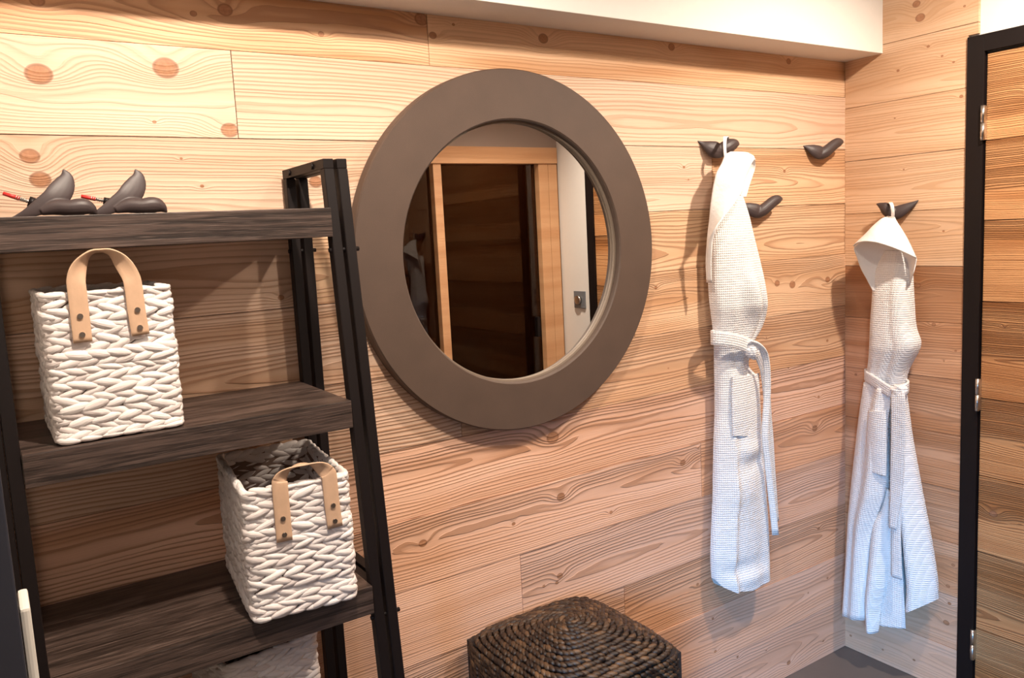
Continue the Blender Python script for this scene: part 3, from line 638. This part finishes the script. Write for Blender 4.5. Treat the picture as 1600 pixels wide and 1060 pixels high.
# ================================================================ bathrobes
def W1(s, n, z): return np.stack([s, -n, z], -1)          # back wall: s = x, n = distance from the wall
def W2(s, n, z): return np.stack([-n, -s, z], -1)         # right wall: s = -y
OBL = {W1: 1.18, W2: -.605}; DST = {W1: 1.6, W2: 2.4}
def seen(W, s, n, z):
    """A point measured on the plane n = .09 moved to its own distance n from the wall."""
    return s - OBL[W] * (n - .09), z + (n - .09) * (1.55 - z) / DST[W]
def fold_noise(seed, k=7):
    R = np.random.default_rng(seed); f = R.uniform(.6, 4.5, k); ph = R.uniform(0, 6.28, k); am = R.uniform(.3, 1, k) / np.sqrt(f); tw = R.uniform(-1.6, 1.6, k)
    return lambda u, z: sum(a * np.sin(2 * PI * q * u + p + t_ * z * 2) for a, q, p, t_ in zip(am, f, ph, tw)) / am.sum() * 1.8
def robe_body(name, W, table, bottom, depth, fold, mat, parent, label=None, nz=150, m=84, n0=.022, fn=None, extra=None):
    """Closed hanging tube. table: (z, left, right); bottom(u) = hem height; depth(z) = how far it stands out."""
    tb = np.array(table)[::-1]; zt = tb[-1, 0]; kk = OBL[W]
    ph = np.linspace(0, 2 * PI, m, endpoint=False); V = []; UV = []
    cu = np.cos(ph); su = np.sin(ph)
    for j in range(nz):
        v = j / (nz - 1)
        u = (1 - np.sign(cu) * np.abs(cu) ** .75) / 2      # 0 left .. 1 right
        front = su > -1e-6
        zb = bottom(u); z = zt + (zb - zt) * v
        l = np.interp(z, tb[:, 0], tb[:, 1]); r = np.interp(z, tb[:, 0], tb[:, 2])
        l2 = sum(np.interp(z + dz, tb[:, 0], tb[:, 1]) for dz in (-.012, -.006, 0, .006, .012)) / 5; r2 = sum(np.interp(z + dz, tb[:, 0], tb[:, 2]) for dz in (-.012, -.006, 0, .006, .012)) / 5
        s = l2 + (r2 - l2) * u
        d = depth(z)
        thick = np.where(front, d * np.abs(su) ** .6, -.012 * np.abs(su))
        n = n0 + d * .28 + thick * .72
        if fn is not None: n = n + np.where(front, np.abs(su) ** .5, 0) * fold(z) * fn(u, z)
        if extra is not None: n = n + np.where(front, np.abs(su) ** .4, 0) * extra(u, z)
        n = np.maximum(n, .016)
        # the silhouette was measured on the plane n = .09, seen obliquely: fit the ring's width to it
        for _ in range(6):
            a = s + kk * (n - .09); a0, a1 = a.min(), a.max(); L0, R0 = l2.mean(), r2.mean()
            f = np.clip((R0 - L0) / (a1 - a0), .6, 1.3); c0 = s.mean()
            s = c0 + (s - c0) * f; a = s + kk * (n - .09); s = s + ((L0 + R0) - (a.min() + a.max())) / 2
        V.append(W(s, n, z)); UV.append(np.stack([s + n * .6, z], -1))
    V = np.vstack(V); UV = np.vstack(UV); F = grid_faces(m, nz, 0, True)
    F.append(tuple(range(m)))
    o = link(name, mesh_np(name, V, F, UV), mat, parent, label, smooth=True)
    return o
def sheet(name, W, rows, mat, parent, nu=36, nv=60, bulge=0.0, fold=0.0, fn=None, thick=.004, label=None, prof=None, wavyhem=0):
    """rows: (zL, zR, sL, sR, nL, nR) from top to bottom, joined smoothly; BULGE lifts the middle."""
    rr = []
    for (zL, zR, sL, sR, nL, nR) in rows:
        a, c = seen(W, sL, nL, zL); b, d = seen(W, sR, nR, zR); rr.append((c, d, a, b, nL, nR))
    Rw = catmull(rr, nv); V = []; UV = []; u = np.linspace(0, 1, nu)
    bl = catmull([[b] for b in (bulge if isinstance(bulge, (list, tuple)) else [bulge] * len(rows))], nv)[:, 0]
    for j in range(nv):
        zL, zR, sL, sR, nL, nR = Rw[j]; z = zL + (zR - zL) * u; s = sL + (sR - sL) * u; n = nL + (nR - nL) * u
        n = n + bl[j] * np.sin(PI * u) ** .8
        if prof is not None: z = z + prof(u, j / (nv - 1))
        if fn is not None: n = n + fold * np.sin(PI * u) ** .5 * fn(u, z)
        V.append(W(s, n, z)); UV.append(np.stack([s + n * .6, z], -1))
    o = link(name, mesh_np(name, np.vstack(V), grid_faces(nu, nv), np.vstack(UV)), mat, parent, label, smooth=True)
    sm = o.modifiers.new('thickness', 'SOLIDIFY'); sm.thickness = thick; sm.offset = 0
    return o
def band(name, W, pts, width, mat, parent, wd=(0, 0, 1), thick=.006, n=48, label=None):
    pts = [(lambda q: (q[0], b, q[1]))(seen(W, a, b, c)) for a, b, c in pts]
    P = np.array([W(np.array(a), np.array(b), np.array(c)) for a, b, c in pts])
    wv = [W(np.array(float(q[0])), np.array(float(q[1])), np.array(float(q[2]))) for q in (wd if isinstance(wd[0], (tuple, list)) else [wd] * len(pts))]
    return ribbon_obj(name, P, np.array(wv), width, mat, parent, thick, n, label)
def blob(name, W, c, r, mat, parent, rot=0.0):
    cs, cz = seen(W, c[0], c[1], c[2]); c = (cs, c[1], cz)
    bm = bmesh.new(); bmesh.ops.create_icosphere(bm, subdivisions=4, radius=1)
    V = []
    for v in bm.verts:
        x, y, z = v.co; k = 1 + .10 * math.sin(5 * x + 3 * z) * math.cos(4 * y - 2 * x) + .05 * math.sin(11 * z + 6 * x)
        a = x * r[0] * k; b = z * r[2] * k; V.append((c[0] + a * math.cos(rot) - b * math.sin(rot), c[1] + y * r[1] * k, c[2] + a * math.sin(rot) + b * math.cos(rot)))
    F = [tuple(v.index for v in f.verts) for f in bm.faces]; bm.free(); V = np.array(V)
    return link(name, mesh_np(name, W(V[:, 0], V[:, 1], V[:, 2]), F, V[:, [0, 2]]), mat, parent, smooth=True)

# ---- robe on the back wall
r1 = thing('bathrobe', 'white waffle bathrobe hanging on the back wall with its hood folded sideways', 'bathrobe', (-.64, -.02, 1.77), 0)
def at1(o): o.location = -Vector(r1.location); return o
T1 = [(1.722, -.675, -.630), (1.70, -.705, -.630), (1.66, -.735, -.632), (1.63, -.744, -.622), (1.60, -.750, -.606), (1.56, -.757, -.588), (1.53, -.763, -.579), (1.5, -.771, -.569), (1.46, -.775, -.555), (1.42, -.773, -.541), (1.38, -.773, -.529), (1.34, -.772, -.519), (1.30, -.769, -.513),
      (1.26, -.763, -.523), (1.22, -.758, -.545), (1.19, -.757, -.580), (1.16, -.755, -.590), (1.13, -.755, -.606), (1.105, -.756, -.600), (1.09, -.756, -.560), (1.05, -.756, -.556), (1.0, -.757, -.555), (.95, -.757, -.552), (.9, -.763, -.548), (.8, -.769, -.537), (.7, -.773, -.528), (.6, -.783, -.520), (.5, -.790, -.517), (.45, -.788, -.517), (.33, -.77, -.517)]
def d1(z): return np.interp(z, [.4, .8, 1.1, 1.17, 1.3, 1.5, 1.7], [.075, .075, .065, .058, .090, .078, .045])
def f1(z): return np.interp(z, [.4, .9, 1.12, 1.17, 1.3, 1.5, 1.6], [.006, .005, .004, .006, .012, .003, .001])
fn1 = fold_noise(11)
def ex1(u, z):
    g = lambda a, b, c, w_: np.exp(-((u - a) / w_) ** 2) * np.exp(-((z - b) / c) ** 2)
    e = .020 * g(.60, 1.30, .09, .16) + .018 * g(.82, 1.33, .09, .10) - .022 * g(.71, 1.27, .07, .07) + .012 * g(.45, 1.36, .05, .12) - .012 * g(.48, 1.25, .05, .07)
    e = e + .010 * g(.55, .86, .03, .25) - .010 * g(.62, .82, .03, .3) + .008 * g(.3, .74, .05, .3) - .009 * g(.35, .50, .025, .35) + .007 * g(.6, .46, .02, .3)
    return e - .012 * np.exp(-(u / .16) ** 2) * (z < 1.1) * np.clip((1.1 - z) * 3, 0, 1) + .010 * np.exp(-((u - .22) / .04) ** 2) * np.clip((1.0 - z) * 4, 0, 1)
at1(robe_body('robe_body', W1, T1, lambda u: np.interp(u, [0, .06, .2, .5, 1], [.478, .455, .434, .420, .424]), d1, f1, 'waffle', r1, fn=fn1, extra=ex1))
# hood folded flat: smooth outer side, its slanting edge, and the grey inner side on the right
at1(sheet('hood', W1, [(1.742, 1.738, -.668, -.590, .070, .100), (1.732, 1.728, -.690, -.568, .080, .120), (1.708, 1.712, -.706, -.580, .085, .132), (1.683, 1.690, -.727, -.597, .085, .136), (1.655, 1.660, -.738, -.614, .085, .138), (1.625, 1.632, -.746, -.623, .085, .138),
                       (1.590, 1.594, -.753, -.660, .085, .136), (1.555, 1.560, -.758, -.702, .085, .130), (1.525, 1.528, -.764, -.738, .085, .118), (1.495, 1.497, -.769, -.760, .085, .100), (1.44, 1.44, -.776, -.768, .080, .088), (1.38, 1.38, -.775, -.770, .075, .080)], 'plain', r1, bulge=.014, thick=.004))
at1(sheet('hood_lining', W1, [(1.727, 1.724, -.572, -.561, .118, .090), (1.705, 1.700, -.592, -.561, .130, .075), (1.675, 1.675, -.612, -.573, .134, .070), (1.648, 1.647, -.625, -.588, .136, .070), (1.620, 1.615, -.628, -.603, .134, .072)], 'plain', r1, bulge=-.022, thick=.003))
at1(band('hanging_loop', W1, [(-.688, .080, 1.728), (-.690, .084, 1.748), (-.690, .080, 1.768), (-.688, .064, 1.783), (-.680, .044, 1.782), (-.676, .032, 1.766), (-.676, .030, 1.738), (-.678, .040, 1.722)], .011, 'plain', r1, wd=(1, 0, 0), thick=.0022))
at1(band('belt', W1, [(-.735, .030, 1.222), (-.756, .055, 1.222), (-.756, .085, 1.221), (-.711, .108, 1.213), (-.656, .116, 1.200), (-.615, .116, 1.185), (-.585, .108, 1.168), (-.572, .090, 1.160)], .042, 'waffle', r1, wd=(0, 0, 1), thick=.007))
at1(blob('knot', W1, (-.588, .118, 1.160), (.028, .017, .020), 'waffle', r1, rot=-.75))
at1(band('belt_tail', W1, [(-.600, .125, 1.190), (-.568, .132, 1.178), (-.540, .130, 1.155), (-.527, .125, 1.125), (-.522, .120, 1.075), (-.523, .116, 1.02), (-.528, .114, .97), (-.535, .112, .895), (-.526, .112, .82), (-.515, .112, .74), (-.504, .112, .66), (-.492, .112, .567)], .020, 'waffle', r1, wd=(.75, .65, 0), thick=.006))
at1(band('belt_tail', W1, [(-.560, .100, 1.150), (-.535, .085, 1.10), (-.522, .070, 1.02), (-.516, .062, .95), (-.508, .058, .88), (-.501, .056, .78), (-.494, .056, .70), (-.486, .056, .608)], .030, 'waffle', r1, wd=(1, 0, 0), thick=.005))
at1(sheet('pocket', W1, [(1.098, 1.091, -.677, -.558, .086, .066), (1.04, 1.03, -.679, -.556, .088, .070), (.98, .965, -.679, -.553, .089, .072), (.918, .898, -.678, -.549, .089, .072)], 'waffle', r1, bulge=.012, thick=.004))

# ---- robe on the right wall
r2 = thing('bathrobe', 'white waffle bathrobe hanging on the right wall beside the black door frame, hood open', 'bathrobe', (-.02, -.21, 1.55), 0)
def at2(o): o.location = -Vector(r2.location); return o
T2 = [(1.43, .205, .285), (1.40, .185, .292), (1.37, .172, .296), (1.34, .165, .297), (1.3, .160, .299), (1.26, .158, .302), (1.22, .154, .304), (1.18, .152, .308), (1.15, .151, .316), (1.13, .150, .328), (1.10, .149, .320), (1.06, .145, .300), (1.02, .136, .282), (.98, .132, .277), (.95, .127, .280),
      (.9, .119, .287), (.8, .106, .301), (.7, .095, .320), (.6, .085, .339), (.5, .077, .360), (.4, .071, .377), (.33, .066, .388), (.20, .058, .392)]
def d2f(z): return np.interp(z, [.2, .5, .9, 1.0, 1.12, 1.3, 1.45], [.080, .078, .074, .070, .092, .080, .058])
def f2(z): return np.interp(z, [.2, .6, .95, 1.0, 1.12, 1.3, 1.45], [.008, .006, .004, .004, .0012, .0006, .0004])
def ex2(u, z):
    lo = np.clip((.95 - z) * 2.2, 0, 1)
    e = lo * (-.045 * np.exp(-((u - .58) / .10) ** 2) + .014 * np.exp(-((u - .80) / .09) ** 2) - .012 * np.exp(-((u - .70) / .05) ** 2) + .012 * np.exp(-((u - .2) / .15) ** 2))
    up = np.clip((z - 1.05) * 6, 0, 1)
    return e + up * (.004 * (u > .62) * np.clip((u - .62) * 12, 0, 1)) - .006 * np.exp(-((u - .62) / .05) ** 2) * np.exp(-((z - 1.07) / .07) ** 2)
at2(robe_body('robe_body', W2, T2, lambda u: np.interp(u, [0, .5, .6, .63, .78, 1], [.245, .245, .25, .256, .269, .322]), d2f, f2, 'waffle', r2, fn=fold_noise(21), extra=ex2))
at2(sheet('front_panel', W2, [(1.00, .985, .134, .235, .080, .105), (.90, .90, .119, .218, .080, .110), (.794, .794, .106, .214, .080, .112), (.699, .699, .095, .212, .080, .112), (.625, .625, .087, .203, .080, .112), (.525, .525, .078, .170, .080, .110), (.47, .47, .075, .158, .080, .108), (.392, .392, .071, .151, .080, .106), (.298, .298, .065, .146, .080, .104), (.166, .178, .056, .141, .080, .102)],
          'waffle', r2, bulge=[.012, .018, .022, .026, .030, .030, .028, .028, .028, .028], fold=.006, fn=lambda u, z: np.sin(2 * PI * (1.3 * u + .2 * z) + 1) + .4 * np.sin(2 * PI * (2.4 * u - .3 * z)), thick=.005))
at2(sheet('overlap_panel', W2, [(.66, .66, .208, .250, .090, .080), (.59, .59, .195, .243, .095, .084), (.521, .521, .168, .236, .100, .086), (.387, .387, .156, .229, .104, .088), (.325, .325, .150, .221, .106, .090), (.241, .241, .145, .199, .108, .094), (.140, .152, .148, .186, .110, .100)], 'waffle', r2, bulge=[.012, .020, .028, .036, .038, .034, .024], thick=.005))
at2(sheet('inner_panel', W2, [(.52, .52, .20, .258, .092, .090), (.35, .35, .19, .272, .092, .090), (.176, .203, .184, .281, .092, .090)], 'waffle', r2, bulge=.006, thick=.005))
at2(sheet('hood', W2, [(1.536, 1.532, .213, .234, .058, .058), (1.528, 1.518, .190, .241, .072, .072), (1.505, 1.492, .161, .258, .088, .086), (1.480, 1.458, .136, .278, .104, .096), (1.445, 1.405, .096, .303, .122, .106)], 'plain', r2, bulge=[.006, .020, .032, .042, .048], thick=.004,
          prof=lambda u, v: .033 * v ** 2 * np.sin(PI * u) ** .8))
at2(sheet('hood_lining', W2, [(1.482, 1.452, .155, .258, .085, .080), (1.462, 1.428, .122, .284, .100, .088), (1.44, 1.408, .098, .302, .118, .103), (1.41, 1.385, .108, .300, .114, .103), (1.375, 1.360, .121, .294, .110, .103), (1.34, 1.34, .141, .288, .108, .085), (1.301, 1.318, .163, .284, .100, .060)], 'plain', r2, bulge=[.0, -.02, -.040, -.056, -.060, -.050, -.020], thick=.003))
at2(band('hanging_loop', W2, [(.228, .072, 1.532), (.228, .080, 1.548), (.226, .078, 1.566), (.220, .062, 1.578), (.212, .042, 1.572), (.208, .034, 1.552), (.210, .038, 1.530)], .010, 'plain', r2, wd=(1, 0, 0), thick=.0022))
at2(band('belt', W2, [(.156, .030, 1.030), (.138, .055, 1.028), (.142, .085, 1.020), (.177, .108, 1.003), (.221, .118, .981), (.250, .118, .982), (.274, .104, .996), (.282, .076, 1.004), (.280, .040, 1.010)], .036, 'waffle', r2, wd=(0, 0, 1), thick=.007))
at2(blob('knot', W2, (.252, .120, .986), (.026, .016, .021), 'waffle', r2, rot=.35))
at2(band('belt_tail', W2, [(.246, .128, .990), (.249, .134, .965), (.250, .136, .90), (.2495, .136, .822), (.248, .136, .75), (.2455, .136, .673), (.240, .137, .60), (.234, .138, .526)], [.030, .044, .046, .046, .044, .041, .032, .022], 'waffle', r2, wd=(1, 0, 0), thick=.005))
at2(band('belt_tail', W2, [(.252, .118, .95), (.252, .118, .85), (.250, .119, .74), (.248, .122, .62), (.247, .125, .52), (.248, .126, .45), (.249, .126, .363)], [.03, .030, .030, .028, .028, .030, .033], 'waffle', r2, wd=(1, 0, 0), thick=.005))
at2(sheet('pocket', W2, [(.905, .918, .150, .211, .112, .120), (.86, .86, .148, .211, .116, .124), (.79, .785, .144, .212, .117, .125), (.709, .697, .141, .212, .117, .124)], 'waffle', r2, bulge=.010, thick=.004))
